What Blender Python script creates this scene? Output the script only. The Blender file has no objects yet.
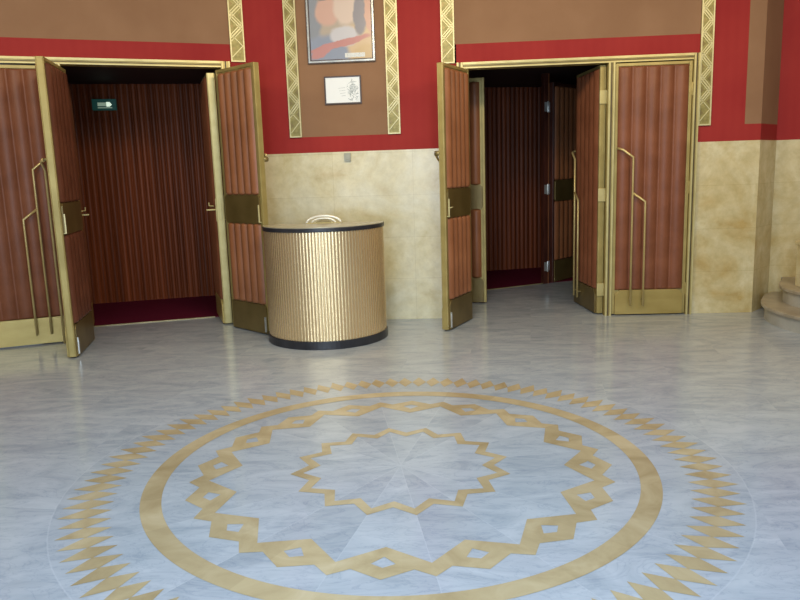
import bpy, bmesh, math, random
from mathutils import Vector, Matrix
random.seed(7)
C = bpy.context.scene.collection
PI = math.pi

# ------------------------------------------------------------------ materials
def newmat(name):
    m = bpy.data.materials.new(name); m.use_nodes = True
    nt = m.node_tree; b = nt.nodes['Principled BSDF']
    return m, nt, b
def N(nt, t, **kw):
    n = nt.nodes.new(t)
    for k, v in kw.items():
        if k in n.inputs: n.inputs[k].default_value = v
        else: setattr(n, k, v)
    return n
def ramp(nt, stops, interp='LINEAR'):
    r = nt.nodes.new('ShaderNodeValToRGB'); r.color_ramp.interpolation = interp
    e = r.color_ramp.elements
    while len(e) < len(stops): e.new(0.5)
    for i, (p, c) in enumerate(stops):
        e[i].position = p; e[i].color = (c[0], c[1], c[2], 1)
    return r
def noise_mat(name, c1, c2, scale=6, rough=.5, metal=0, bump=0, stretch=(1,1,1), detail=5, spec=.5, lo=.35, hi=.65, bscale=None):
    m, nt, b = newmat(name)
    tc = N(nt, 'ShaderNodeTexCoord'); mp = N(nt, 'ShaderNodeMapping'); mp.inputs['Scale'].default_value = stretch
    nt.links.new(tc.outputs['Object'], mp.inputs[0])
    n = N(nt, 'ShaderNodeTexNoise', Scale=scale, Detail=detail); nt.links.new(mp.outputs[0], n.inputs['Vector'])
    r = ramp(nt, [(lo, c1), (hi, c2)]); nt.links.new(n.outputs['Fac'], r.inputs[0])
    nt.links.new(r.outputs[0], b.inputs['Base Color'])
    b.inputs['Roughness'].default_value = rough; b.inputs['Metallic'].default_value = metal
    b.inputs['Specular IOR Level'].default_value = spec
    if bump:
        n2 = N(nt, 'ShaderNodeTexNoise', Scale=bscale or scale*4, Detail=4); nt.links.new(mp.outputs[0], n2.inputs['Vector'])
        bp = N(nt, 'ShaderNodeBump', Strength=bump, Distance=.01); nt.links.new(n2.outputs['Fac'], bp.inputs['Height'])
        nt.links.new(bp.outputs[0], b.inputs['Normal'])
    return m

M = {}
M['gold'] = noise_mat('brushed_gold_frame', (.37,.28,.09), (.48,.37,.13), 5, .42, .35, .05)
M['gold_light'] = noise_mat('pale_gold_edge', (.58,.48,.20), (.68,.58,.27), 7, .4, .3, .05)
M['gold_dark'] = noise_mat('dark_gold', (.20,.15,.05), (.30,.23,.09), 9, .4, .4)  # darker gold for studs, door stops and strip triangles
M['gold_groove'] = noise_mat('groove_bronze', (.09,.06,.03), (.14,.1,.04), 9, .5, .3)
M['rail'] = noise_mat('rail_brass', (.62,.46,.17), (.72,.55,.23), 9, .32, .4)
M['kick'] = noise_mat('kick_plate_brass', (.42,.30,.085), (.50,.37,.12), 3, .36, .35, .03, (1,1,3))
M['plate_dark'] = noise_mat('push_plate_bronze', (.17,.115,.035), (.235,.165,.055), 4, .33, .45, .03)
M['steel'] = noise_mat('hinge_steel', (.5,.5,.46), (.66,.66,.62), 12, .3, .6)
M['leather'] = noise_mat('terracotta_leather', (.205,.068,.030), (.265,.092,.042), 5, .45, 0, .08, spec=.32, detail=6, bscale=60)
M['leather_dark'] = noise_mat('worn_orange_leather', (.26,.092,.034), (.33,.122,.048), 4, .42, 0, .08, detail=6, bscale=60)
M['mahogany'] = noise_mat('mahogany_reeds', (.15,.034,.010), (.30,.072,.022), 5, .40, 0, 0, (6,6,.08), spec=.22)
M['leather_shade'] = noise_mat('shaded_leather', (.12,.036,.018), (.16,.05,.025), 5, .42)  # shade on the leftmost open leaf, painted as a darker leather
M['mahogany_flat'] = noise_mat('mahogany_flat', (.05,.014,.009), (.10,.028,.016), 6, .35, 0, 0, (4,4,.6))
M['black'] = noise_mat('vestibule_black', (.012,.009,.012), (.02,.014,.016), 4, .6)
M['red'] = None
M['brown'] = noise_mat('brown_wall_fabric', (.285,.152,.08), (.325,.178,.096), 2.2, .8, 0, .05, spec=.25, bscale=300)
M['plaster'] = noise_mat('upper_plaster', (.55,.5,.42), (.6,.55,.46), 2, .8)
M['carpet'] = noise_mat('dark_red_carpet', (.11,.006,.022), (.16,.012,.033), 60, .95, 0, .4, spec=.1)
M['plinth'] = noise_mat('charcoal_plinth', (.018,.018,.022), (.032,.032,.038), 8, .35)
M['countertop'] = noise_mat('polished_counter_top', (.46,.41,.27), (.54,.49,.35), 4, .24, .2)
M['stairstone'] = noise_mat('grey_stair_stone', (.42,.39,.31), (.55,.51,.42), 5, .4, 0, .1)
M['stairtread'] = noise_mat('worn_stair_tread', (.33,.27,.18), (.44,.37,.26), 6, .35, 0, .1)
M['threshold'] = noise_mat('threshold_strip', (.35,.28,.13), (.45,.36,.18), 6, .4, .4)
M['strip_base'] = noise_mat('olive_gold_relief', (.25,.21,.06), (.38,.32,.11), 30, .45, .25, .1)
M['strip_line'] = noise_mat('pale_gold_relief', (.62,.55,.27), (.74,.66,.36), 20, .4, .2)
M['hoop'] = noise_mat('pale_nickel_hoop', (.78,.74,.62), (.86,.82,.70), 8, .3, .3)
M['frame_silver'] = noise_mat('silver_picture_frame', (.5,.52,.5), (.68,.69,.66), 10, .25, .5)
M['frame_dark'] = noise_mat('dark_picture_frame', (.05,.03,.03), (.08,.05,.045), 10, .4)
M['switchplate'] = noise_mat('grey_box', (.36,.36,.27), (.42,.42,.33), 10, .4)
M['white_sign'] = noise_mat('aged_white', (.75,.75,.7), (.82,.82,.77), 10, .5)

# red fabric with soft vertical ribs
m, nt, b = newmat('red_ribbed_fabric')
tc = N(nt,'ShaderNodeTexCoord'); sp = N(nt,'ShaderNodeSeparateXYZ'); nt.links.new(tc.outputs['Object'], sp.inputs[0])
mu = N(nt,'ShaderNodeMath', operation='MULTIPLY'); mu.inputs[1].default_value = 2*PI/.085; nt.links.new(sp.outputs[0], mu.inputs[0])
si = N(nt,'ShaderNodeMath', operation='SINE'); nt.links.new(mu.outputs[0], si.inputs[0])
no = N(nt,'ShaderNodeTexNoise', Scale=1.5, Detail=4); nt.links.new(tc.outputs['Object'], no.inputs['Vector'])
ad = N(nt,'ShaderNodeMath', operation='MULTIPLY_ADD'); ad.inputs[1].default_value = .025; nt.links.new(si.outputs[0], ad.inputs[0]); nt.links.new(no.outputs['Fac'], ad.inputs[2])
r = ramp(nt, [(.3,(.315,.020,.020)),(.7,(.385,.034,.028))]); nt.links.new(ad.outputs[0], r.inputs[0]); nt.links.new(r.outputs[0], b.inputs['Base Color'])
b.inputs['Roughness'].default_value = .75; b.inputs['Specular IOR Level'].default_value = .25
M['red'] = m

# cream / ochre wall marble with slab joints
def wall_marble(name, a, bcol, ccol):
    m, nt, b = newmat(name)
    tc = N(nt,'ShaderNodeTexCoord')
    n1 = N(nt,'ShaderNodeTexNoise', Scale=2.3, Detail=8, Roughness=.62, Distortion=.6); nt.links.new(tc.outputs['Object'], n1.inputs['Vector'])
    r1 = ramp(nt, [(.30,ccol),(.46,a),(.66,bcol)]); nt.links.new(n1.outputs['Fac'], r1.inputs[0])
    n2 = N(nt,'ShaderNodeTexNoise', Scale=9, Detail=8, Roughness=.7); nt.links.new(tc.outputs['Object'], n2.inputs['Vector'])
    r2 = ramp(nt, [(.38,(.80,.78,.70)),(.6,(1,1,1))]); nt.links.new(n2.outputs['Fac'], r2.inputs[0])
    mx = N(nt,'ShaderNodeMixRGB', blend_type='MULTIPLY'); mx.inputs[0].default_value = .7
    nt.links.new(r1.outputs[0], mx.inputs[1]); nt.links.new(r2.outputs[0], mx.inputs[2])
    # slab joints
    sp = N(nt,'ShaderNodeSeparateXYZ'); nt.links.new(tc.outputs['Object'], sp.inputs[0])
    cb = N(nt,'ShaderNodeCombineXYZ'); nt.links.new(sp.outputs[0], cb.inputs[0]); nt.links.new(sp.outputs[2], cb.inputs[1])
    br = N(nt,'ShaderNodeTexBrick'); br.offset = 0; br.inputs['Scale'].default_value = 1; br.inputs['Mortar Size'].default_value = .0025
    br.inputs['Brick Width'].default_value = .78; br.inputs['Row Height'].default_value = .41
    br.inputs['Color1'].default_value = (1,1,1,1); br.inputs['Color2'].default_value = (.95,.95,.93,1); br.inputs['Mortar'].default_value = (.86,.84,.78,1)
    nt.links.new(cb.outputs[0], br.inputs['Vector'])
    m2 = N(nt,'ShaderNodeMixRGB', blend_type='MULTIPLY'); m2.inputs[0].default_value = 1
    nt.links.new(mx.outputs[0], m2.inputs[1]); nt.links.new(br.outputs[0], m2.inputs[2])
    nt.links.new(m2.outputs[0], b.inputs['Base Color'])
    b.inputs['Roughness'].default_value = .22; b.inputs['Specular IOR Level'].default_value = .5
    return m
M['marble'] = wall_marble('cream_wall_marble', (.78,.68,.39), (.86,.79,.55), (.66,.52,.25))
M['marble_ochre'] = wall_marble('ochre_wall_marble', (.68,.55,.28), (.80,.70,.44), (.56,.38,.13))

# floor marble: blue-grey, veined, slabs outside, radial slabs inside the medallion
CX, CY = -0.0242, 3.4593
def floor_mat():
    m, nt, b = newmat('blue_grey_floor_marble')
    L = nt.links.new
    tc = N(nt,'ShaderNodeTexCoord')
    # slabs outside: rotated brick pattern
    mp = N(nt,'ShaderNodeMapping'); mp.inputs['Rotation'].default_value = (0,0,.18); L(tc.outputs['Object'], mp.inputs[0])
    br = N(nt,'ShaderNodeTexBrick'); br.offset = .5; br.inputs['Scale'].default_value = 1; br.inputs['Mortar Size'].default_value = .0015
    br.inputs['Brick Width'].default_value = .95; br.inputs['Row Height'].default_value = .55
    br.inputs['Color1'].default_value = (0,0,0,1); br.inputs['Color2'].default_value = (1,1,1,1); br.inputs['Mortar'].default_value = (.5,.5,.5,1)
    L(mp.outputs[0], br.inputs['Vector'])
    # radial sectors inside
    sub = N(nt,'ShaderNodeVectorMath', operation='SUBTRACT'); sub.inputs[1].default_value = (CX,CY,0); L(tc.outputs['Object'], sub.inputs[0])
    sp = N(nt,'ShaderNodeSeparateXYZ'); L(sub.outputs[0], sp.inputs[0])
    at = N(nt,'ShaderNodeMath', operation='ARCTAN2'); L(sp.outputs[1], at.inputs[0]); L(sp.outputs[0], at.inputs[1])
    sc = N(nt,'ShaderNodeMath', operation='MULTIPLY_ADD'); sc.inputs[1].default_value = 16/(2*PI); sc.inputs[2].default_value = 20.0+83.15/22.5; L(at.outputs[0], sc.inputs[0])
    fl = N(nt,'ShaderNodeMath', operation='FLOOR'); L(sc.outputs[0], fl.inputs[0])
    ln = N(nt,'ShaderNodeVectorMath', operation='LENGTH'); L(sub.outputs[0], ln.inputs[0])
    rl = N(nt,'ShaderNodeMath', operation='GREATER_THAN'); rl.inputs[1].default_value = .95; L(ln.outputs['Value'], rl.inputs[0])
    rl2 = N(nt,'ShaderNodeMath', operation='MULTIPLY_ADD'); rl2.inputs[1].default_value = 37; L(rl.outputs[0], rl2.inputs[0]); L(fl.outputs[0], rl2.inputs[2])
    wn = N(nt,'ShaderNodeTexWhiteNoise', noise_dimensions='1D'); L(rl2.outputs[0], wn.inputs['W'])
    ins = N(nt,'ShaderNodeMath', operation='LESS_THAN'); ins.inputs[1].default_value = 1.605; L(ln.outputs['Value'], ins.inputs[0])
    tone = N(nt,'ShaderNodeMixRGB'); L(ins.outputs[0], tone.inputs[0]); L(br.outputs[0], tone.inputs[1]); L(wn.outputs['Value'], tone.inputs[2])
    # shift vein coordinates per slab
    vs = N(nt,'ShaderNodeVectorMath', operation='SCALE'); vs.inputs['Scale'].default_value = 3; L(tone.outputs[0], vs.inputs[0])
    va = N(nt,'ShaderNodeVectorMath', operation='ADD'); L(vs.outputs[0], va.inputs[0])
    mp2 = N(nt,'ShaderNodeMapping'); mp2.inputs['Rotation'].default_value = (0,0,.6); mp2.inputs['Scale'].default_value = (1,2.4,1); L(tc.outputs['Object'], mp2.inputs[0]); L(mp2.outputs[0], va.inputs[1])
    n1 = N(nt,'ShaderNodeTexNoise', Scale=2.2, Detail=9, Roughness=.62, Distortion=1.3); L(va.outputs[0], n1.inputs['Vector'])
    r1 = ramp(nt, [(.28,(.33,.375,.41)),(.50,(.45,.485,.515)),(.72,(.54,.57,.59))]); L(n1.outputs['Fac'], r1.inputs[0])
    n2 = N(nt,'ShaderNodeTexNoise', Scale=3.2, Detail=6, Roughness=.6, Distortion=2.2); L(va.outputs[0], n2.inputs['Vector'])
    ab = N(nt,'ShaderNodeMath', operation='SUBTRACT'); ab.inputs[1].default_value = .5; L(n2.outputs['Fac'], ab.inputs[0])
    ab2 = N(nt,'ShaderNodeMath', operation='ABSOLUTE'); L(ab.outputs[0], ab2.inputs[0])
    rv = ramp(nt, [(0,(.70,.74,.80)),(.02,(.95,.96,.97)),(.05,(1,1,1))]); L(ab2.outputs[0], rv.inputs[0])
    mx = N(nt,'ShaderNodeMixRGB', blend_type='MULTIPLY'); mx.inputs[0].default_value = .55; L(r1.outputs[0], mx.inputs[1]); L(rv.outputs[0], mx.inputs[2])
    rt = ramp(nt, [(0,(.94,.94,.94)),(1,(1.0,1.0,1.0))]); L(tone.outputs[0], rt.inputs[0])
    mx2 = N(nt,'ShaderNodeMixRGB', blend_type='MULTIPLY'); mx2.inputs[0].default_value = 1; L(mx.outputs[0], mx2.inputs[1]); L(rt.outputs[0], mx2.inputs[2])
    # thin pale joints: sector lines and the circle round the sunburst
    fr = N(nt,'ShaderNodeMath', operation='FRACT'); L(sc.outputs[0], fr.inputs[0])
    f2 = N(nt,'ShaderNodeMath', operation='SUBTRACT'); f2.inputs[1].default_value = .5; L(fr.outputs[0], f2.inputs[0])
    f3 = N(nt,'ShaderNodeMath', operation='ABSOLUTE'); L(f2.outputs[0], f3.inputs[0])
    f4 = N(nt,'ShaderNodeMath', operation='SUBTRACT'); f4.inputs[0].default_value = .5; L(f3.outputs[0], f4.inputs[1])
    f5 = N(nt,'ShaderNodeMath', operation='MULTIPLY'); L(f4.outputs[0], f5.inputs[0]); L(ln.outputs['Value'], f5.inputs[1])
    f6 = N(nt,'ShaderNodeMath', operation='LESS_THAN'); f6.inputs[1].default_value = .005; L(f5.outputs[0], f6.inputs[0])
    f7 = N(nt,'ShaderNodeMath', operation='MULTIPLY'); L(f6.outputs[0], f7.inputs[0]); L(ins.outputs[0], f7.inputs[1])
    g1 = N(nt,'ShaderNodeMath', operation='SUBTRACT'); g1.inputs[1].default_value = 1.605; L(ln.outputs['Value'], g1.inputs[0])
    g2 = N(nt,'ShaderNodeMath', operation='ABSOLUTE'); L(g1.outputs[0], g2.inputs[0])
    g3 = N(nt,'ShaderNodeMath', operation='LESS_THAN'); g3.inputs[1].default_value = .003; L(g2.outputs[0], g3.inputs[0])
    mxx = N(nt,'ShaderNodeMath', operation='MAXIMUM'); L(f7.outputs[0], mxx.inputs[0]); L(g3.outputs[0], mxx.inputs[1])
    mf = N(nt,'ShaderNodeMath', operation='MULTIPLY'); mf.inputs[1].default_value = .22; L(mxx.outputs[0], mf.inputs[0])
    mx3 = N(nt,'ShaderNodeMixRGB'); L(mf.outputs[0], mx3.inputs[0]); L(mx2.outputs[0], mx3.inputs[1]); mx3.inputs[2].default_value = (.66,.68,.70,1)
    L(mx3.outputs[0], b.inputs['Base Color'])
    n3 = N(nt,'ShaderNodeTexNoise', Scale=1.3, Detail=5); L(tc.outputs['Object'], n3.inputs['Vector'])
    rr = ramp(nt, [(.3,(.11,)*3),(.7,(.20,)*3)]); L(n3.outputs['Fac'], rr.inputs[0]); L(rr.outputs[0], b.inputs['Roughness'])
    b.inputs['Specular IOR Level'].default_value = .5
    return m
M['floor'] = floor_mat()
def inlay_mat():
    m, nt, b = newmat('ochre_inlay_marble'); L = nt.links.new
    tc = N(nt,'ShaderNodeTexCoord')
    n1 = N(nt,'ShaderNodeTexNoise', Scale=4, Detail=7, Roughness=.6, Distortion=.8); L(tc.outputs['Object'], n1.inputs['Vector'])
    r1 = ramp(nt, [(.3,(.42,.32,.17)),(.5,(.53,.42,.24)),(.7,(.62,.51,.32))]); L(n1.outputs['Fac'], r1.inputs[0])
    sub = N(nt,'ShaderNodeVectorMath', operation='SUBTRACT'); sub.inputs[1].default_value = (CX,CY,0); L(tc.outputs['Object'], sub.inputs[0])
    sp = N(nt,'ShaderNodeSeparateXYZ'); L(sub.outputs[0], sp.inputs[0])
    at = N(nt,'ShaderNodeMath', operation='ARCTAN2'); L(sp.outputs[1], at.inputs[0]); L(sp.outputs[0], at.inputs[1])
    sc = N(nt,'ShaderNodeMath', operation='MULTIPLY'); sc.inputs[1].default_value = 24/(2*PI); L(at.outputs[0], sc.inputs[0])
    fl = N(nt,'ShaderNodeMath', operation='FLOOR'); L(sc.outputs[0], fl.inputs[0])
    wn = N(nt,'ShaderNodeTexWhiteNoise', noise_dimensions='1D'); L(fl.outputs[0], wn.inputs['W'])
    rt = ramp(nt, [(0,(.86,.84,.80)),(1,(1.03,1.02,1.0))]); L(wn.outputs['Value'], rt.inputs[0])
    mx = N(nt,'ShaderNodeMixRGB', blend_type='MULTIPLY'); mx.inputs[0].default_value = 1; L(r1.outputs[0], mx.inputs[1]); L(rt.outputs[0], mx.inputs[2])
    L(mx.outputs[0], b.inputs['Base Color']); b.inputs['Roughness'].default_value = .27
    return m
M['inlay'] = inlay_mat()

# fluted gold of the counter
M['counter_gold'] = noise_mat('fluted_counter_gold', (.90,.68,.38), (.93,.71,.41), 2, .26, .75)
M['counter_shade'] = noise_mat('flute_side_shade', (.74,.53,.27), (.78,.57,.30), 2, .32, .65)  # darker copy of the counter gold, paints shade beside the grooves
M['flute_dark'] = noise_mat('flute_groove', (.16,.10,.035), (.22,.14,.05), 6, .5, .4)

def emis(name, col, s):
    m, nt, b = newmat(name)
    b.inputs['Base Color'].default_value = (*col,1); b.inputs['Emission Color'].default_value = (*col,1); b.inputs['Emission Strength'].default_value = s
    return m
M['exit_green'] = emis('exit_green', (.01,.07,.055), .25)
M['exit_white'] = emis('exit_white', (.80,.95,.75), .8)
M['exit_dim'] = emis('exit_dim', (.42,.55,.40), .35)

# soft painted poster: generic colour fields
def poster_mat():
    m, nt, b = newmat('painted_poster'); L = nt.links.new
    tc = N(nt,'ShaderNodeTexCoord'); ns = N(nt,'ShaderNodeTexNoise', Scale=9, Detail=3); L(tc.outputs['Object'], ns.inputs['Vector'])
    wob = N(nt,'ShaderNodeVectorMath', operation='SCALE'); wob.inputs['Scale'].default_value = .05; L(ns.outputs['Color'], wob.inputs[0])
    pos = N(nt,'ShaderNodeVectorMath', operation='ADD'); L(tc.outputs['Object'], pos.inputs[0]); L(wob.outputs[0], pos.inputs[1])
    cur = None
    base = (.50,.42,.34)
    blobs = [((.02,.03),(.24,.30),0,(.21,.25,.36)), ((.47,.10),(.30,.26),0,(.62,.42,.20)), ((.60,.02),(.22,.16),0,(.58,.38,.14)),
             ((.22,.06),(.20,.22),0,(.20,.24,.34)), ((.36,.24),(.15,.10),0,(.55,.53,.56)), ((.05,.42),(.12,.22),0,(.20,.22,.26)),
             ((.20,.46),(.13,.14),0,(.60,.33,.24)), ((.38,.50),(.13,.18),0,(.66,.50,.40)), ((.51,.42),(.07,.20),0,(.19,.17,.20)),
             ((.18,.62),(.13,.06),0,(.12,.11,.13)), ((.60,.45),(.05,.22),0,(.60,.30,.20)), ((.31,.17),(.34,.035),.22,(.50,.16,.13)),
             ((.14,.11),(.13,.05),.5,(.50,.17,.15))]
    for (cx, cz), (rx, rz), rot, col in blobs:
        s = N(nt,'ShaderNodeVectorMath', operation='SUBTRACT'); s.inputs[1].default_value = (cx+.025,.0,cz+.025); L(pos.outputs[0], s.inputs[0])
        mp = N(nt,'ShaderNodeMapping'); mp.vector_type = 'TEXTURE'; mp.inputs['Rotation'].default_value = (0,-rot,0); mp.inputs['Scale'].default_value = (rx,100,rz); L(s.outputs[0], mp.inputs[0])
        ln = N(nt,'ShaderNodeVectorMath', operation='LENGTH'); L(mp.outputs[0], ln.inputs[0])
        mr = N(nt,'ShaderNodeMapRange'); mr.inputs['From Min'].default_value = 1.05; mr.inputs['From Max'].default_value = .75; mr.interpolation_type = 'SMOOTHSTEP'
        L(ln.outputs['Value'], mr.inputs['Value'])
        mx = N(nt,'ShaderNodeMixRGB'); L(mr.outputs[0], mx.inputs[0]); mx.inputs[2].default_value = (*[c_*.9+.13 for c_ in col],1)
        if cur is None: mx.inputs[1].default_value = (*base,1)
        else: L(cur, mx.inputs[1])
        cur = mx.outputs[0]
    L(cur, b.inputs['Base Color']); b.inputs['Roughness'].default_value = .25
    return m
M['poster'] = poster_mat()

# ------------------------------------------------------------------ mesh helpers
def bx(bm, x0,x1,y0,y1,z0,z1, mi=0, mat=None):
    vs = [bm.verts.new(v) for v in [(x0,y0,z0),(x1,y0,z0),(x1,y1,z0),(x0,y1,z0),(x0,y0,z1),(x1,y0,z1),(x1,y1,z1),(x0,y1,z1)]]
    fs = []
    for f in [(3,2,1,0),(4,5,6,7),(0,1,5,4),(1,2,6,5),(2,3,7,6),(3,0,4,7)]:
        fc = bm.faces.new([vs[i] for i in f]); fc.material_index = mi; fs.append(fc)
    if mat: bmesh.ops.transform(bm, matrix=mat, verts=vs)
    return vs
def prism(bm, pts, z0, z1, mi=0):
    lo = [bm.verts.new((x,y,z0)) for x,y in pts]; hi = [bm.verts.new((x,y,z1)) for x,y in pts]
    n = len(pts)
    f = bm.faces.new(hi); f.material_index = mi
    f = bm.faces.new(lo[::-1]); f.material_index = mi
    for i in range(n):
        f = bm.faces.new([lo[i],lo[(i+1)%n],hi[(i+1)%n],hi[i]]); f.material_index = mi
def prism_xz(bm, pts, y0, y1, mi=0):
    a = [bm.verts.new((x,y0,z)) for x,z in pts]; c = [bm.verts.new((x,y1,z)) for x,z in pts]
    n = len(pts)
    bm.faces.new(a).material_index = mi; bm.faces.new(c[::-1]).material_index = mi
    for i in range(n):
        bm.faces.new([a[(i+1)%n],a[i],c[i],c[(i+1)%n]]).material_index = mi
def tube(bm, pts, r, seg=10, mi=0, caps=True):
    pts = [Vector(p) for p in pts]; rings = []
    for i, p in enumerate(pts):
        if i == 0: d = pts[1]-p
        elif i == len(pts)-1: d = p-pts[-2]
        else: d = (pts[i+1]-p).normalized() + (p-pts[i-1]).normalized()
        d.normalize()
        a = Vector((0,1,0)) if abs(d.y) < .9 else Vector((1,0,0))
        u = d.cross(a).normalized(); v = d.cross(u)
        rings.append([bm.verts.new(p + r*(math.cos(2*PI*k/seg)*u + math.sin(2*PI*k/seg)*v)) for k in range(seg)])
    for a, c in zip(rings, rings[1:]):
        for k in range(seg):
            f = bm.faces.new([a[k],a[(k+1)%seg],c[(k+1)%seg],c[k]]); f.smooth = True; f.material_index = mi
    if caps: bm.faces.new(rings[0][::-1]); bm.faces.new(rings[-1])
def mk(name, bm, mats, parent=None, bevel=0, loc=None, rz=0):
    bmesh.ops.recalc_face_normals(bm, faces=bm.faces)
    me = bpy.data.meshes.new(name); bm.to_mesh(me); bm.free()
    if not isinstance(mats, (list,tuple)): mats = [mats]
    for mm in mats: me.materials.append(mm)
    o = bpy.data.objects.new(name, me); C.objects.link(o)
    if parent: o.parent = parent
    if loc: o.location = loc
    o.rotation_euler.z = rz
    if bevel:
        md = o.modifiers.new('bevel','BEVEL'); md.width = bevel; md.segments = 2; md.limit_method = 'ANGLE'
    return o
def box(name, d, m, parent=None, bevel=.0):
    bm = bmesh.new(); bx(bm, *d); return mk(name, bm, m, parent, bevel)
def thing(name, label, cat, loc=(0,0,0), rz=0, group=None):
    o = bpy.data.objects.new(name, None); C.objects.link(o); o.location = loc; o.rotation_euler.z = rz
    o['label'] = label; o['category'] = cat; o.empty_display_size = .1
    if group: o['group'] = group
    return o
def tag(o, label=None, cat=None, kind=None, group=None):
    if label: o['label'] = label
    if cat: o['category'] = cat
    if kind: o['kind'] = kind
    if group: o['group'] = group
    return o
def struct(name, bm, mats, loc=None, rz=0, parent=None, label=None, cat=None):
    o = mk(name, bm, mats, parent, 0, loc, rz); o['kind'] = 'structure'
    if label: o['label'] = label; o['category'] = cat
    return o

# ------------------------------------------------------------------ floor + medallion
bm = bmesh.new(); bx(bm, -7,7,-5,8.0,-.12,0)
bx(bm, .2,2.95,8.0,11,-.12,0)
floor = struct('floor', bm, M['floor'], label='blue grey marble floor with a round inlaid medallion', cat='floor')
def P(r, adeg):
    a = math.radians(adeg); return (CX + r*math.cos(a), CY + r*math.sin(a))
def flat(bm, pts, z):
    return bm.faces.new([bm.verts.new((x,y,z)) for x,y in pts])
ZI = .0012
A0 = -94.4
bm = bmesh.new()
for k in range(160):
    a, c = k*2.25, (k+1)*2.25
    flat(bm, [P(1.145,a),P(1.239,a),P(1.239,c),P(1.145,c)], ZI)
bmesh.ops.remove_doubles(bm, verts=bm.verts, dist=1e-5)
mk('ring_band', bm, M['inlay'], floor)
bm = bmesh.new()
for k in range(96):
    a = -28.0 + 3.75*k
    jo = random.uniform(-.012,.012)
    flat(bm, [P(1.355,a), P(1.462,a+1.93), P(1.575+jo,a+.4), P(1.462,a-1.93)], ZI)
mk('sunburst_border', bm, M['inlay'], floor)
bm = bmesh.new()
for k in range(16):
    d = A0 + 22.5*k; v = 11.25
    for s in (-1,1):
        # main zigzag limb from diamond inner tip to V
        flat(bm, [P(.808,d),P(.94,d+s*v),P(1.035,d+s*v),P(.978,d+s*7.05),P(.934,d+s*2.9),P(.882,d)], ZI)
        flat(bm, [P(.882,d)]*0 + [P(.934,d+s*2.9),P(.978,d+s*7.05),P(1.042,d),P(.962,d)], ZI)
mk('diamond_chain', bm, M['inlay'], floor)
bm = bmesh.new()
for k in range(16):
    d = A0 + 22.5*k
    for s in (-1,1):
        flat(bm, [P(.405,d),P(.465,d),P(.549,d+s*11.25),P(.485,d+s*11.25)], ZI)
mk('star_band', bm, M['inlay'], floor)

# ------------------------------------------------------------------ walls
def wall(name, p, q, rects, label=None, depth=.12):
    ang = math.atan2(q[1]-p[1], q[0]-p[0])
    bm = bmesh.new()
    for s0,s1,z0,z1,mi in rects: bx(bm, s0,s1,0,depth,z0,z1,mi)
    return struct(name, bm, [M['marble'],M['red'],M['brown'],M['marble_ochre'],M['plaster'],M['mahogany_flat'],M['black']], (p[0],p[1],0), ang, label=label, cat='wall')
ZT = 4.2
# left wall
aL = math.atan(.39); kL = 1/math.cos(aL)
def yL(x): return 6.40 + .39*(x+3.63)
LP = (-6.5, yL(-6.5)); LQ = (-1.39, yL(-1.39))
def sL(x): return (x+6.5)*kL
HL, HR = 2.53, 2.435
wall('wall_left', LP, LQ, [
    (0, sL(-3.77), 0, 1.64, 0), (0, sL(-3.77), 1.64, 2.69, 1),
    (sL(-3.77), sL(-1.545), HL, 2.69, 1),
    (0, sL(-3.77), 2.69, ZT, 2), (sL(-3.77), sL(-1.53), 2.69, ZT, 2),
    (sL(-1.545), sL(-1.39), 0, 1.66, 0), (sL(-1.545), sL(-1.39), 1.66, 2.69, 1), (sL(-1.53), sL(-1.39), 2.69, ZT, 1)],
    'left foyer wall, brown above a red band over the doorway')
# centre wall
CP = (-1.39, yL(-1.39)); CQ = (.455, 7.115)
aC = math.atan2(CQ[1]-CP[1], CQ[0]-CP[0]); lenC = math.hypot(CQ[0]-CP[0], CQ[1]-CP[1])
sC = lambda x: (x-CP[0])/math.cos(aC)
wall('wall_back', CP, CQ, [
    (0, lenC, 0, 1.66, 0), (0, lenC, 1.66, 1.81, 1),
    (0, sC(-1.01), 1.81, ZT, 1), (sC(-1.01), sC(.06), 1.81, ZT, 2), (sC(.06), lenC, 1.81, ZT, 1)],
    'centre foyer wall, red fabric over cream marble')
# right wall
RP = (.455, 7.115); RQ = (3.405, 6.928)
aR = math.atan2(RQ[1]-RP[1], RQ[0]-RP[0]); lenR = math.hypot(RQ[0]-RP[0], RQ[1]-RP[1])
sR = lambda x: (x-RP[0])/math.cos(aR)
def yR(x): return RP[1] + (x-RP[0])*math.tan(aR)
wall('wall_right', RP, RQ, [
    (0, sR(.60), 0, 1.65, 3), (0, sR(.60), 1.65, HR, 1), (0, sR(.585), HR, ZT, 1),
    (sR(.60), sR(2.825), HR, 2.605, 1), (sR(.585), sR(2.825), 2.605, ZT, 2),
    (sR(2.825), lenR, 0, 1.635, 3), (sR(2.825), lenR, 1.635, 1.785, 1),
    (sR(2.825), sR(3.255), 1.785, ZT, 1), (sR(3.255), lenR, 1.785, ZT, 2)],
    'right foyer wall with ochre marble below and red above')
# pilaster return and the wall behind the stair
FQ = (3.715, 7.24)
l = math.hypot(FQ[0]-RQ[0], FQ[1]-RQ[1])
wall('wall_return', RQ, FQ, [(0,l,0,1.635,3),(0,l,1.635,1.785,1),(0,l,1.785,ZT,2)], 'narrow angled wall face beside the stair')
wall('wall_stair', FQ, (7.0,6.373), [(0,3.398,0,1.635,3),(0,3.398,1.635,ZT,1)], 'marble and red wall behind the curved stair')
bm = bmesh.new(); bx(bm, -7,7,-5,11.2,ZT,ZT+.1); struct('ceiling', bm, M['plaster'])

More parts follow.
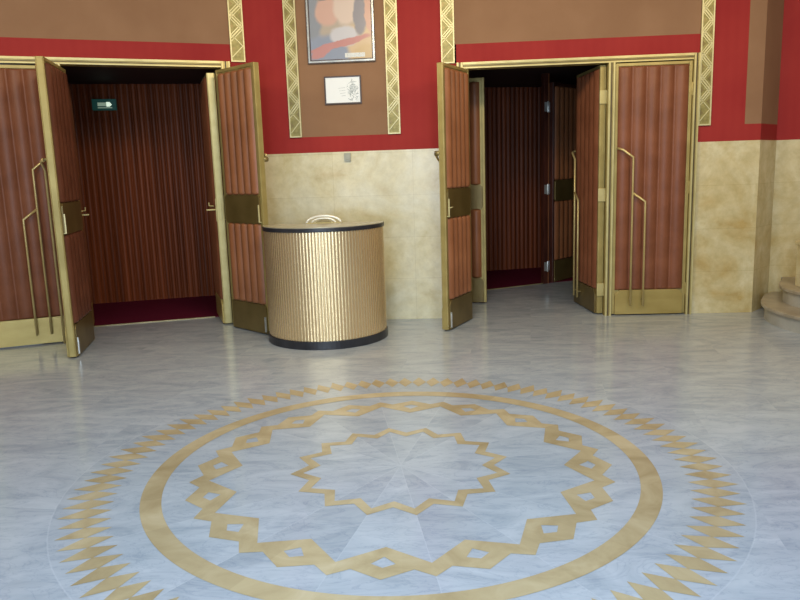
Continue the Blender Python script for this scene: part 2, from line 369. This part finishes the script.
# ------------------------------------------------------------------ vestibules
def slab(bm, a, b_, z0, z1, t, mi=0):
    # vertical slab between two floor points, thickness t to the left of direction
    a = Vector(a); b_ = Vector(b_); d = (b_-a).normalized(); n = Vector((-d.y,d.x))*t
    prism(bm, [tuple(a),tuple(b_),tuple(b_+n),tuple(a+n)], z0, z1, mi)
def reeds(name, a, b_, z0, z1, w=.066, label=None):
    a = Vector(a); b_ = Vector(b_); L_ = (b_-a).length; n = int(L_/w); w = L_/n
    bm = bmesh.new(); prev = None; seg = 6
    for k in range(n):
        for j in range(seg+1 if k == n-1 else seg):
            t = j/seg; x = (k+t)*w; y = -abs(math.sin(PI*t))**.6*.020
            cur = (bm.verts.new((x,y,z0)), bm.verts.new((x,y,z1)))
            if prev:
                f = bm.faces.new([prev[0],cur[0],cur[1],prev[1]]); f.smooth = j not in (0,)
            prev = cur
    ang = math.atan2(b_.y-a.y, b_.x-a.x)
    bx(bm, 0,L_,.002,.06,z0,z1)
    return struct(name, bm, M['mahogany'], (a.x,a.y,0), ang, label=label, cat='wall')
VZ = 2.56
reeds('wall_vestibule', (-4.3,8.516), (-1.2,9.307), .0, VZ, label='dark reeded mahogany wall seen through the left doorway')
reeds('wall_vestibule', (.2,10.165), (2.95,10.825), .0, VZ, label='dark reeded mahogany wall seen through the right doorway')
bm = bmesh.new()
slab(bm, (-3.06,yL(-3.06)+.13), (-3.33,7.62), 0, VZ, .05); slab(bm, (-3.33,7.62), (-4.1,8.50), 0, VZ, .05)
slab(bm, (-1.86,7.95), (-1.56,yL(-1.56)+.135), 0, VZ, -.05, 1)
slab(bm, (-1.35,9.20), (-1.86,7.95), 0, VZ, -.05, 0)
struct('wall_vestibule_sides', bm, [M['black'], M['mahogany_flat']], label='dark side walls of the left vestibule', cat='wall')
bm = bmesh.new()
slab(bm, (.25,7.30), (.22,10.2), 0, VZ, .05); slab(bm, (2.9,10.85), (2.88,7.12), 0, VZ, .05)
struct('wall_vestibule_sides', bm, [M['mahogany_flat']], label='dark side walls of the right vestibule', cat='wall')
bm = bmesh.new()
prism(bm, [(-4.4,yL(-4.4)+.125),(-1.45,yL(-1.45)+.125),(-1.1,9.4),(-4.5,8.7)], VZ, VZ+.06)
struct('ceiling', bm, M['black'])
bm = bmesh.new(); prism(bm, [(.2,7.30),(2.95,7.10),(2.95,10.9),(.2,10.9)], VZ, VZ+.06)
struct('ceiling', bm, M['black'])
# carpets
bm = bmesh.new(); prism(bm, [(-3.22,7.25),(-1.88,7.605),(-1.36,9.24),(-4.02,8.57)], 0, .006)
tag(mk('floor_carpet', bm, M['carpet']), 'dark red carpet inside the left doorway', 'carpet', 'structure')
bm = bmesh.new(); prism(bm, [(.27,8.38),(1.075,8.758),(1.90,9.155),(2.83,9.5),(2.83,10.78),(.27,10.16)], 0, .006)
tag(mk('floor_carpet', bm, M['carpet']), 'dark red carpet deep inside the right doorway', 'carpet', 'structure')
bm = bmesh.new(); slab(bm, (-3.14,7.262), (-1.96,7.578), 0, .008, .02)
tag(mk('trim_1', bm, M['threshold']), 'thin metal threshold strip at the left carpet edge', 'trim', 'structure')
bm = bmesh.new(); slab(bm, (.27,8.365), (1.89,9.135), 0, .008, .02)
tag(mk('trim_2', bm, M['threshold']), 'thin metal threshold strip at the right carpet edge', 'trim', 'structure')

# ------------------------------------------------------------------ door frames (local x along wall, -y to the room)
def door_frame(name, p, ang, xs, H, label):
    # xs = (outer left, inner left of opening/leaf 1, mullion a, mullion b, inner right, outer right)
    bm = bmesh.new()
    x0,x1,x2,x3,x4,x5 = xs
    t = .055
    def bar(a,b_,z0,z1,vert):
        bx(bm, a,b_,-.03,.10,z0,z1,0)
        # raised beads and dark groove
        if vert:
            bx(bm, a+.004,a+.018,-.042,-.03,z0,z1,1); bx(bm, b_-.018,b_-.004,-.042,-.03,z0,z1,1)
            bx(bm, (a+b_)/2-.006,(a+b_)/2+.006,-.033,-.03,z0,z1,2)
        else:
            bx(bm, a,b_,-.042,-.03,z0+.034,z1,1); bx(bm, a,b_,-.036,-.03,z0,z0+.010,1); bx(bm, a,b_,-.033,-.03,z0+.018,z0+.026,2)
    bar(x0,x1,0,H,1); bar(x2,x3,0,H-t,1); bar(x4,x5,0,H,1)
    bar(x1,x4,H-t,H,0)
    return struct(name, bm, [M['gold'],M['gold_light'],M['gold_groove']], (p[0],p[1],0), ang, label=label, cat='door frame')
fL = [sL(-3.79), sL(-3.72), sL(-3.045), sL(-2.915), sL(-1.625), sL(-1.545)]
door_frame('door_1', LP, aL, fL, HL, 'gold frame round the left double doorway')
fR = [sR(.60), sR(.66), sR(1.995), sR(2.06), sR(2.765), sR(2.825)]
door_frame('door_2', RP, aR, fR, HR, 'gold frame round the right double doorway')

# ------------------------------------------------------------------ padded leaves
def pads(bm, x0, x1, z0, z1, y, sgn, n=5, amp=.02, end=.03, gap=0.0, seg=12, square=False):
    """n convex vertical rolls standing out from plane y towards sgn"""
    w = (x1-x0)/n; rows = []
    zs = [z0] + [z0+end*t for t in (.15,.4,.7,1)] + [z0+(z1-z0)*.5] + [z1-end*t for t in (1,.7,.4,.15)] + [z1]
    def prof(z):
        e = min(z-z0, z1-z)/end; e = max(0,min(1,e)); return math.sqrt(1-(1-e)**2)
    for z in zs:
        row = []
        for k in range(n):
            for j in range(seg+1 if k == n-1 else seg):
                t = j/seg; h = abs(math.sin(PI*t))**.75
                pr = prof(z)
                zz = z
                if not square:  # scalloped ends
                    if z < z0+end*1.01: zz = z + (1-h)*.012*(1-(z-z0)/end)
                    if z > z1-end*1.01: zz = z - (1-h)*.012*(1-(z1-z)/end)
                row.append(bm.verts.new((x0+(k+t)*w, y+sgn*(.002+amp*h*pr), zz)))
        rows.append(row)
    for a, c in zip(rows, rows[1:]):
        for i in range(len(a)-1):
            f = bm.faces.new([a[i],a[i+1],c[i+1],c[i]]); f.smooth = True
    for i in range(1,n):   # sharpen creases
        pass
def leaf(label, hinge, free, H, s, W=None, hinges='gold', group=None, inner_bolt=True, lever=True, stop=False, T=.021, fm='gold', km='kick', lever_free=False, big=False, rod=True, rails=True, lin='leather_dark'):
    hx, hy = hinge; fx, fy = free
    th = math.atan2(fy-hy, fx-hx); W = W or math.hypot(fx-hx, fy-hy)
    e = thing('door_leaf', label, 'door', (hx,hy,0), th, group)
    e['kind'] = 'thing'; z0 = .012; z1 = H; zk = H/2.37
    o = -s   # outer face side sign in local y
    lm = M['leather']; li = M[lin]
    bm = bmesh.new()
    bx(bm, .0,W,-T,T,z0,z1,0)
    for side in (-1,1):   # raised stiles & rails
        y0, y1 = (T, T+.007) if side > 0 else (-T-.007, -T)
        bx(bm, .0,.028,y0,y1,z0,z1,1); bx(bm, W-.028,W,y0,y1,z0,z1,1); bx(bm, .028,W-.028,y0,y1,z1-.028,z1,1)
    mk('door_frame', bm, [M[fm],M[fm]], e, .003)
    # outer face
    bm = bmesh.new(); pads(bm, .03, W-.03, .25, z1-.03, o*T, o, 5, .030, .02, square=True); mk('outer_padding', bm, lm, e)
    bm = bmesh.new(); c = .045
    prism_xz(bm, [(.028,z0+.0),(W-.028,z0),(W-.028,.245-c),(W-.028-c,.25),(.028+c,.25),(.028,.245-c)], o*T, o*(T+.024))
    mk('kick_plate', bm, M[km], e, .002)
    # pull rails (towards the free edge)
    yo = o*(T+.065)
    for pts, studs in () if not rails else ((((W-.03,yo*.7,1.60*zk),(W-.07,yo,1.585*zk),(W-.165,yo,1.515*zk),(W-.165,yo,.10)), (.16,)),
                       (((W-.165,yo,1.185*zk),(W-.285,yo,1.10*zk),(W-.285,yo,.10)), (.16,))):
        bm = bmesh.new(); tube(bm, pts, .0105); x = pts[-1][0]
        rail = mk('pull_rail', bm, M['rail'], e)
        for zz in studs:
            bm = bmesh.new(); tube(bm, [(x,o*(T+.02),zz),(x,yo,zz)], .008); mk('mounting_stud', bm, M['gold_dark'], rail)
        if pts[0][2] > 1.5:
            bm = bmesh.new(); tube(bm, [(W-.03,o*T,1.60*zk),(W-.03,yo*.7,1.60*zk)], .010); mk('mounting_stud', bm, M['gold_dark'], rail)
    # inner face
    i = -o
    pz = 1.03
    bm = bmesh.new(); pads(bm, .04, W-.05, pz+.255, z1-.035, i*T, i, 5, .032, .03); mk('upper_padding', bm, li, e)
    bm = bmesh.new(); pads(bm, .04, W-.05, .28, pz, i*T, i, 5, .032, .03); mk('lower_padding', bm, li, e)
    bm = bmesh.new(); c = .02
    prism_xz(bm, [(.032+c,pz),(W-.03-c,pz),(W-.03,pz+c),(W-.03,pz+.255-c),(W-.03-c,pz+.255),(.032+c,pz+.255),(.032,pz+.255-c),(.032,pz+c)], i*T, i*(T+.020))
    pp = mk('push_plate', bm, M['plate_dark'], e, .002)
    bm = bmesh.new(); c = .04
    prism_xz(bm, [(.03,z0),(W-.03,z0),(W-.03,.28-c),(W-.03-c*.4,.28-c*.3),(W-.03-c,.28),(.03,.28)], i*T, i*(T+.018))
    kp = mk('inner_kick_plate', bm, M['plate_dark'], e, .002)
    if inner_bolt:
        bm = bmesh.new()
        bx(bm, W-.052,W-.036,min(i*T,i*(T+.03)),max(i*T,i*(T+.03)),.03,.17)
        mk('floor_bolt', bm, M['steel'], kp, .002)
        bm = bmesh.new(); bx(bm, W-.040,W-.032,min(i*T,i*(T+.03)),max(i*T,i*(T+.03)),1.04,1.20)
        if rod: tube(bm, [(W-.036,i*(T+.03),1.12),(W-.075,i*(T+.045),1.125)], .005)
        mk('edge_bolt', bm, M['strip_line'], pp)
    if lever:
        bm = bmesh.new()
        bx(bm, -.004,.016,min(0,i*(T+.018)),max(0,i*(T+.018)),1.03,1.23)
        tube(bm, [(.0,i*.02,1.155),(-.085,i*.035,1.150)], .008); tube(bm, [(-.0,i*.01,1.185),(-.045,i*.02,1.195)], .005)
        mk('lever_handle', bm, M['gold_light'], e, .002)
    if lever_free:
        q = lever_free
        bm = bmesh.new(); bx(bm, W-.001,W+.008,-.012,.012,1.05,1.26)
        bx(bm, W-.05,W-.012,min(q*T,q*(T+.012)),max(q*T,q*(T+.012)),1.03,1.25)
        lk = mk('lock_plate', bm, M['gold_light'], e, .002); bm = bmesh.new()
        tube(bm, [(W-.03,q*T,1.145),(W-.03,q*(T+.10),1.145)], .008); tube(bm, [(W-.03,q*(T+.03),1.18),(W-.05,q*(T+.07),1.185),(W-.05,q*(T+.07),1.215)], .006)
        mk('lever_handle', bm, M['gold_light'], lk, .002)
    if big:
        for zz in (.25,1.17,2.08):
            bm = bmesh.new(); bx(bm, -.016,.0,-.05,.034,zz-.062,zz+.062); mk('hinge', bm, M['gold_light'], e, .003)
    if stop:
        bm = bmesh.new(); tube(bm, [(W-.02,o*T,1.60),(W-.02,o*(T+.05),1.60)], .022, 12)
        mk('door_stop', bm, M['gold_dark'], e)
    # hinges at the hinge edge
    hm = M['gold'] if hinges == 'gold' else M['steel']
    for zz in () if big else ((.25,1.22,2.12) if hinges == 'gold' else (.22,1.18,2.17)):
        bm = bmesh.new(); hy_ = o*(T+.006)
        tube(bm, [(-.004,hy_,zz-.06),(-.004,hy_,zz+.06)], .009, 10)
        bx(bm, -.004,.022,min(o*(T+.0),o*(T+.009)),max(o*(T+.0),o*(T+.009)),zz-.055,zz+.055)
        mk('hinge', bm, hm, e, .001)
    return e
def ptL(x, off=0): return (x + off*math.sin(aL)*-1*-1, yL(x) - off*math.cos(aL)) if off else (x, yL(x))
HLf, HRf = 2.43, 2.372
inL = .008
def onwall(P0, ang, s, y=0): return (P0[0]+s*math.cos(ang)-y*math.sin(ang), P0[1]+s*math.sin(ang)+y*math.cos(ang))
# closed leaves
leaf('closed terracotta padded door at the far left edge, gold rails and kick plate', onwall(LP,aL,fL[1]+.004,.012), onwall(LP,aL,fL[2]-.004,.012), 2.462, 1, lever=False, inner_bolt=False)
leaf('closed terracotta padded door with two gold rails, rightmost, beside ochre marble', onwall(RP,aR,fR[4]-.004,.012), onwall(RP,aR,fR[3]+.004,.012), HRf, -1, lever=False, inner_bolt=False)
# open leaves
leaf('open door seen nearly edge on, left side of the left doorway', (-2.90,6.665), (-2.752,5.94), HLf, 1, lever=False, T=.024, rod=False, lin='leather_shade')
leaf('wide open orange padded door leaning to the gold counter, right side of left doorway', (-1.625,7.045), (-1.185,6.60), HLf, -1, stop=True, lever=False, rod=False)
leaf('slim view of inner door with lever handle, inside the right jamb of left doorway', (-1.95,7.83), (-1.722,7.165), HLf, 1, lever=False, lever_free=-1, T=.03, fm='gold_light', rails=False)
leaf('inner door mostly hidden behind the leftmost open door, lever handle showing', (-3.27,7.52), (-3.035,6.90), HLf, -1, lever=False, lever_free=1, T=.03, rails=False)
leaf('open orange padded door against the centre wall, left side of right doorway', (.685,7.06), (.458,6.625), HRf-.005, 1, W=.60, stop=True, lever=False)
leaf('inner padded door just behind the left leaf of the right doorway', (.335,8.03), (.955,7.90), HRf+.02, -1, lever=False, inner_bolt=False)
leaf('padded door with gold rails swung inward, right side of right doorway', onwall(RP,aR,fR[2]-.032,.04), (1.925,7.80), HRf, -1, lever=False, km='plate_dark', big=True)  # darker kick plate metal paints in the shade on this leaf
leaf('dim padded door deep in the right vestibule with steel hinges', (1.925,9.16), (2.36,9.64), 2.46, -1, hinges='steel', inner_bolt=True, lever=False, fm='mahogany_flat')
# post carrying steel hinges
t = thing('door_post', 'slim mahogany post with three steel hinges inside right doorway', 'post', (1.845,9.125,0), math.radians(26))
box('post_shaft', (-.045,.02,-.03,.03,0,VZ-.002), M['mahogany_flat'], t, .003)
box('post_edge', (.022,.030,-.034,-.02,0,VZ-.002), M['leather_dark'], t)
for zz in (.22,1.18,2.17):
    bm = bmesh.new(); bx(bm, -.036,.0,-.038,-.030,zz-.055,zz+.055); tube(bm, [(.008,-.040,zz-.065),(.008,-.040,zz+.065)], .010); mk('hinge', bm, M['steel'], t, .001)

# ------------------------------------------------------------------ deco strips
def deco(name, P0, ang, s0, s1, z0, z1, label):
    bm = bmesh.new(); w = s1-s0
    bx(bm, 0,w,-.012,0,0,z1-z0,0)
    bx(bm, 0,.013,-.022,-.012,0,z1-z0,1); bx(bm, w-.013,w,-.022,-.012,0,z1-z0,1)
    bx(bm, .013,w-.013,-.020,-.012,0,.012,1)
    a, c = .015, w-.015; per = .205; z = .012; H = z1-z0
    def stroke(p, q, t, mi, d):
        p = Vector(p); q = Vector(q); dd = (q-p).normalized(); n = Vector((-dd.y,dd.x))*t
        pts = [p-n,q-n,q+n,p+n]
        if max(v.y for v in pts) > H-.002: return
        prism_xz(bm, [(v.x,v.y) for v in pts], -.012, -.012-d, mi)
    while z < H:
        for off, tt in ((0,.0062),(.030,.0042),(-.030,.0042)):
            zz = z+off
            if zz > .014 and zz+per < H:
                stroke((a,zz),(c,zz+per/2),tt,1,.007); stroke((c,zz+per/2),(a,zz+per),tt,1,.007)
        # dark triangles nested in the points
        if z+per*1.2 < H:
            prism_xz(bm, [(a+.002,z+per*.5-.028+0),(a+.030,z+per*.5),(a+.002,z+per*.5+.028)], -.012,-.016,2)
            if z > .05: prism_xz(bm, [(c-.002,z-.028),(c-.030,z),(c-.002,z+.028)], -.012,-.016,2)
        z += per
    p = onwall(P0, ang, s0, 0)
    return struct(name, bm, [M['strip_base'],M['strip_line'],M['gold_dark']], (p[0],p[1],z0), ang, label=label, cat='trim')
deco('trim_3', LP, aL, sL(-1.53), sL(-1.405), HL, ZT, 'carved gold zigzag strip above the left door frame corner')
deco('trim_4', CP, aC, sC(-1.01), sC(-.893), 1.81, ZT, 'carved gold zigzag strip left of the poster')
deco('trim_5', CP, aC, sC(-.06), sC(.06), 1.81, ZT, 'carved gold zigzag strip right of the poster')
deco('trim_6', RP, aR, sR(.46), sR(.585), HR, ZT, 'carved gold zigzag strip above the right doorway left corner')
deco('trim_7', RP, aR, sR(2.825), sR(2.94), 1.785, ZT, 'carved gold zigzag strip right of the closed door')

# ------------------------------------------------------------------ pictures
p = onwall(CP, aC, sC(-.795), -.001)
t = thing('framed_poster', 'large framed painted poster in a thin silver frame, top centre', 'poster', (p[0],p[1],2.485), aC)
w, h = .645, .90
bm = bmesh.new()
bx(bm, 0,w,-.025,0,0,.022,0); bx(bm, 0,w,-.025,0,h-.022,h,0); bx(bm, 0,.022,-.025,0,.022,h-.022,0); bx(bm, w-.022,w,-.025,0,.022,h-.022,0)
for d in ((0,w,-.029,-.025,0,.007),(0,.007,-.029,-.025,.007,h),(w-.007,w,-.029,-.025,.007,h)): bx(bm,*d,1)
mk('frame', bm, [M['frame_silver'],M['frame_dark']], t)
bm = bmesh.new()
bx(bm, .022,w-.022,-.018,-.002,.022,.032); bx(bm, .022,.032,-.018,-.002,.032,h-.022); bx(bm, w-.032,w-.022,-.018,-.002,.032,h-.022)
mk('inner_edge', bm, M['frame_dark'], t)
pr = box('print', (.032,w-.032,-.012,-.001,.032,h-.022), M['poster'], t)
bm = bmesh.new(); bx(bm, .355,.545,-.0135,-.012,.045,.085,0)
for k in range(2): bx(bm, .37,.53-.03*k,-.0142,-.0135,.056+.016*k,.062+.016*k,1)
mk('caption_block', bm, [M['white_sign'],M['frame_silver']], pr)
p = onwall(CP, aC, sC(-.652), -.001)
t = thing('framed_drawing', 'small framed white sheet with a grey drawing below the poster', 'picture', (p[0],p[1],2.106), aC)
w, h = .352, .258
bm = bmesh.new()
bx(bm, 0,w,-.02,0,0,.012); bx(bm, 0,w,-.02,0,h-.012,h); bx(bm, 0,.012,-.02,0,.012,h-.012); bx(bm, w-.012,w,-.02,0,.012,h-.012)
mk('frame', bm, M['frame_dark'], t)
mw = emis('glowing_white_sheet', (.82,.84,.82), .12)  # faint emission added so the paper looks brighter, not a lit panel
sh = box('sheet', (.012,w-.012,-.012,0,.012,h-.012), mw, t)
bm = bmesh.new(); R = random.Random(3)
for k in range(90):
    x = R.gauss(.265,.025); z = R.gauss(.125,.045); x = min(max(x,.19),.325); z = min(max(z,.04),.225)
    a = R.uniform(0,PI); l = R.uniform(.006,.02); q = R.uniform(.0006,.0018)
    v = [(x+math.cos(a)*l*u-math.sin(a)*q*vv, z+math.sin(a)*l*u+math.cos(a)*q*vv) for u,vv in ((-1,-1),(1,-1),(1,1),(-1,1))]
    bm.faces.new([bm.verts.new((xx,-.0128-k*1e-5,zz)) for xx,zz in v])
for k in range(4):
    z = .145-.024*k; x0 = .13+.01*k
    bm.faces.new([bm.verts.new((xx,-.0125,zz)) for xx,zz in ((x0,z),(.20,z+.004),(.20,z+.0065),(x0,z+.002))])
mk('pencil_drawing', bm, noise_mat('pencil_grey', (.22,.27,.27),(.36,.40,.40),30,.7), sh)
p = onwall(CP, aC, sC(-.46), 0)
bm = bmesh.new(); bx(bm, -.032,.032,-.025,0,-.04,.035,0); bx(bm, -.02,.02,-.029,-.025,-.025,.022,0)
tag(mk('wall_switch', bm, [M['switchplate'],M['stairtread']], None, .003, (p[0],p[1],1.61), aC), 'small grey box on the marble below the red band', 'switch')

# ------------------------------------------------------------------ exit sign
ang = math.atan2(9.307-8.516, 3.1)
def onv(x): return (x, 8.516+(x+4.3)*.2552)
p = onv(-3.49)
t = thing('exit_sign', 'small green lit sign high on the dark mahogany wall', 'sign', (p[0]+.02,p[1]-.03,2.26), ang)
hs = box('housing', (0,.262,-.06,0,0,.125), M['exit_green'], t, .004)
bm = bmesh.new()
bx(bm, .06,.155,-.063,-.06,.045,.085,1)
prism_xz(bm, [(.155,.04),(.19,.04),(.215,.062),(.19,.09),(.155,.09)], -.06,-.064,0)
bx(bm, .06,.215,-.063,-.06,.022,.032,1)
mk('lit_arrow', bm, [M['exit_white'],M['exit_dim']], hs)

# ------------------------------------------------------------------ gold counter
KX, KY, KR = -.657, 6.487, .526
t = thing('reception_counter', 'half round gold fluted counter with black rim and base', 'counter', (KX,KY,0))
bm = bmesh.new(); nfl = 58; seg = 6; prof = []
for k in range(nfl):
    for j in range(seg):
        tt = (k+j/seg)/nfl; a = PI + PI*tt
        rr = KR + 0.0032*(abs(math.sin(PI*j/seg))**.8)
        prof.append((rr*math.cos(a), rr*math.sin(a), j == 0))
prof.append((KR,0,True))
lo = [bm.verts.new((x,y,.07)) for x,y,_ in prof]; hi = [bm.verts.new((x,y,.987)) for x,y,_ in prof]
for i_ in range(len(prof)-1):
    f = bm.faces.new([lo[i_],lo[i_+1],hi[i_+1],hi[i_]]); f.smooth = True
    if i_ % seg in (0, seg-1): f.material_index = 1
# flute sides take the darker gold, groove shade put into the colour
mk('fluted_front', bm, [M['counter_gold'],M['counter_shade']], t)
def half(R0, y1, n=48):
    return [(R0*math.cos(PI+PI*k/n), R0*math.sin(PI+PI*k/n)) for k in range(n+1)] + [(R0,y1),(-R0,y1)]
bm = bmesh.new(); prism(bm, half(KR+.014,.03), 0, .072); mk('base', bm, M['plinth'], t, .004)
bm = bmesh.new(); prism(bm, half(KR+.012,.03), .985, 1.020); mk('rim', bm, M['plinth'], t, .006)
bm = bmesh.new(); prism(bm, half(KR+.006,.02), 1.020, 1.025); mk('top', bm, M['countertop'], t)
box('back_panel', (-KR,KR,0,.02,.07,.986), M['mahogany_flat'], t)
# hooped stand on the counter
t = thing('hooped_stand', 'small pale stand of nested arches on the gold counter', 'stand', (-.655,6.495,1.025), 0)
for nm, ro, ht in (('outer_hoop',.152,.064),('inner_hoop',.105,.043)):
    bm = bmesh.new(); tube(bm, [(ro*math.cos(PI*k/20),0,ht*math.sin(PI*k/20)) for k in range(21)], .012 if ro > .12 else .009); mk(nm, bm, M['hoop'], t)
bm = bmesh.new(); prism_xz(bm, [(.070*math.cos(PI*k/16),.030*math.sin(PI*k/16)) for k in range(17)], -.008,.008); mk('centre_plate', bm, M['plate_dark'], t)
box('foot_bar', (-.155,.155,-.012,.012,0,.006), M['gold'], t)

# ------------------------------------------------------------------ curved stair
def smooth(pts, it=3):
    for _ in range(it):
        q = [pts[0]]
        for a, c in zip(pts, pts[1:]):
            q += [(a[0]*.75+c[0]*.25, a[1]*.75+c[1]*.25), (a[0]*.25+c[0]*.75, a[1]*.25+c[1]*.75)]
        q.append(pts[-1]); pts = q
    return pts
STEP1 = smooth([(3.60,7.08),(3.36,6.70),(3.27,6.36),(3.30,6.02),(3.40,5.74),(3.70,5.48),(4.7,5.28)]) + [(4.7,6.93),(3.735,7.185)]
STEP2 = smooth([(3.78,7.10),(3.53,6.72),(3.475,6.42),(3.53,6.18),(3.70,6.0),(4.1,5.88),(4.7,5.82)]) + [(4.7,6.93),(3.80,7.17)]
def shrink(pts, d):
    cx, cy = 4.3, 6.5
    return [(x+(cx-x)/math.hypot(cx-x,cy-y)*d, y+(cy-y)/math.hypot(cx-x,cy-y)*d) for x,y in pts]
t = thing('curved_stair', 'rounded grey stone steps at the right edge', 'stairs', (0,0,0))
for pts, z in ((STEP1,0),(STEP2,.15)):
    bm = bmesh.new(); prism(bm, shrink(pts,.035), z, z+.118); rs = mk('riser', bm, M['stairstone'], t)
    bm = bmesh.new(); prism(bm, pts, z+.118, z+.15); mk('tread', bm, M['stairtread'], t, .008)
bm = bmesh.new(); bx(bm, 3.64,3.96,6.30,6.62,.30,.68); bx(bm, 3.625,3.975,6.285,6.635,.68,.715)
tag(mk('stair_pedestal', bm, M['marble_ochre'], None, .006), 'cream marble pedestal standing on the upper step', 'pedestal')

# ------------------------------------------------------------------ lights
def area(name, loc, rot, sx, sy, e, col):
    l = bpy.data.lights.new(name, 'AREA'); l.shape = 'RECTANGLE'; l.size = sx; l.size_y = sy; l.energy = e; l.color = col
    o = bpy.data.objects.new(name, l); C.objects.link(o); o.location = loc; o.rotation_euler = rot; return o
for x, e_ in ((-2.6,55), (-.8,105), (1.1,55)):
    area('entrance_daylight', (x,-2.4,1.6), (math.radians(80),0,0), 1.1,2.4, e_, (.66,.82,1.0))
for x, e_ in ((-2.9,22), (.0,50), (2.9,36)):
    area('overhead_fill', (x,4.3,3.35), (math.radians(48),0,0), 1.3,.4, e_, (1.0,.82,.53))  # unseen warm fill lights, added to brighten the walls
area('overhead_fill', (.1,1.3,3.5), (0,0,0), 2.4,1.6, 165, (.58,.77,1.0))  # unseen cool fill light, added to brighten the floor near the camera
bm = bmesh.new(); bx(bm, -6.7,-6.5,-5,5.4,0,ZT); struct('wall_side_left', bm, M['brown'])
bm = bmesh.new(); bx(bm, 6.9,7.1,-5,6.6,0,ZT); struct('wall_side_right', bm, M['brown'])
w = bpy.data.worlds.new('world'); bpy.context.scene.world = w; w.use_nodes = True
w.node_tree.nodes['Background'].inputs[0].default_value = (.62,.72,.85,1); w.node_tree.nodes['Background'].inputs[1].default_value = .45

# ------------------------------------------------------------------ camera
f_px, pitch, ro = 728.95, .173834, -.0327215
cam = bpy.data.cameras.new('camera'); cam.sensor_width = 36; cam.lens = f_px/800*36; cam.clip_start = .05
co = bpy.data.objects.new('camera', cam); C.objects.link(co)
U = Vector((1,0,0)); fw = Vector((0,math.cos(pitch),-math.sin(pitch))); V = Vector((0,-math.sin(pitch),-math.cos(pitch)))
c, s = math.cos(ro), math.sin(ro)
right = c*U - s*V; down = s*U + c*V
X, Y, Z = right, -down, -fw
mt = Matrix(((X.x,Y.x,Z.x,0),(X.y,Y.y,Z.y,0),(X.z,Y.z,Z.z,1.45),(0,0,0,1)))
co.matrix_world = mt
bpy.context.scene.camera = co
bpy.context.scene.view_settings.view_transform = 'Standard'
bpy.context.scene.view_settings.look = 'None'
bpy.context.scene.view_settings.exposure = 0
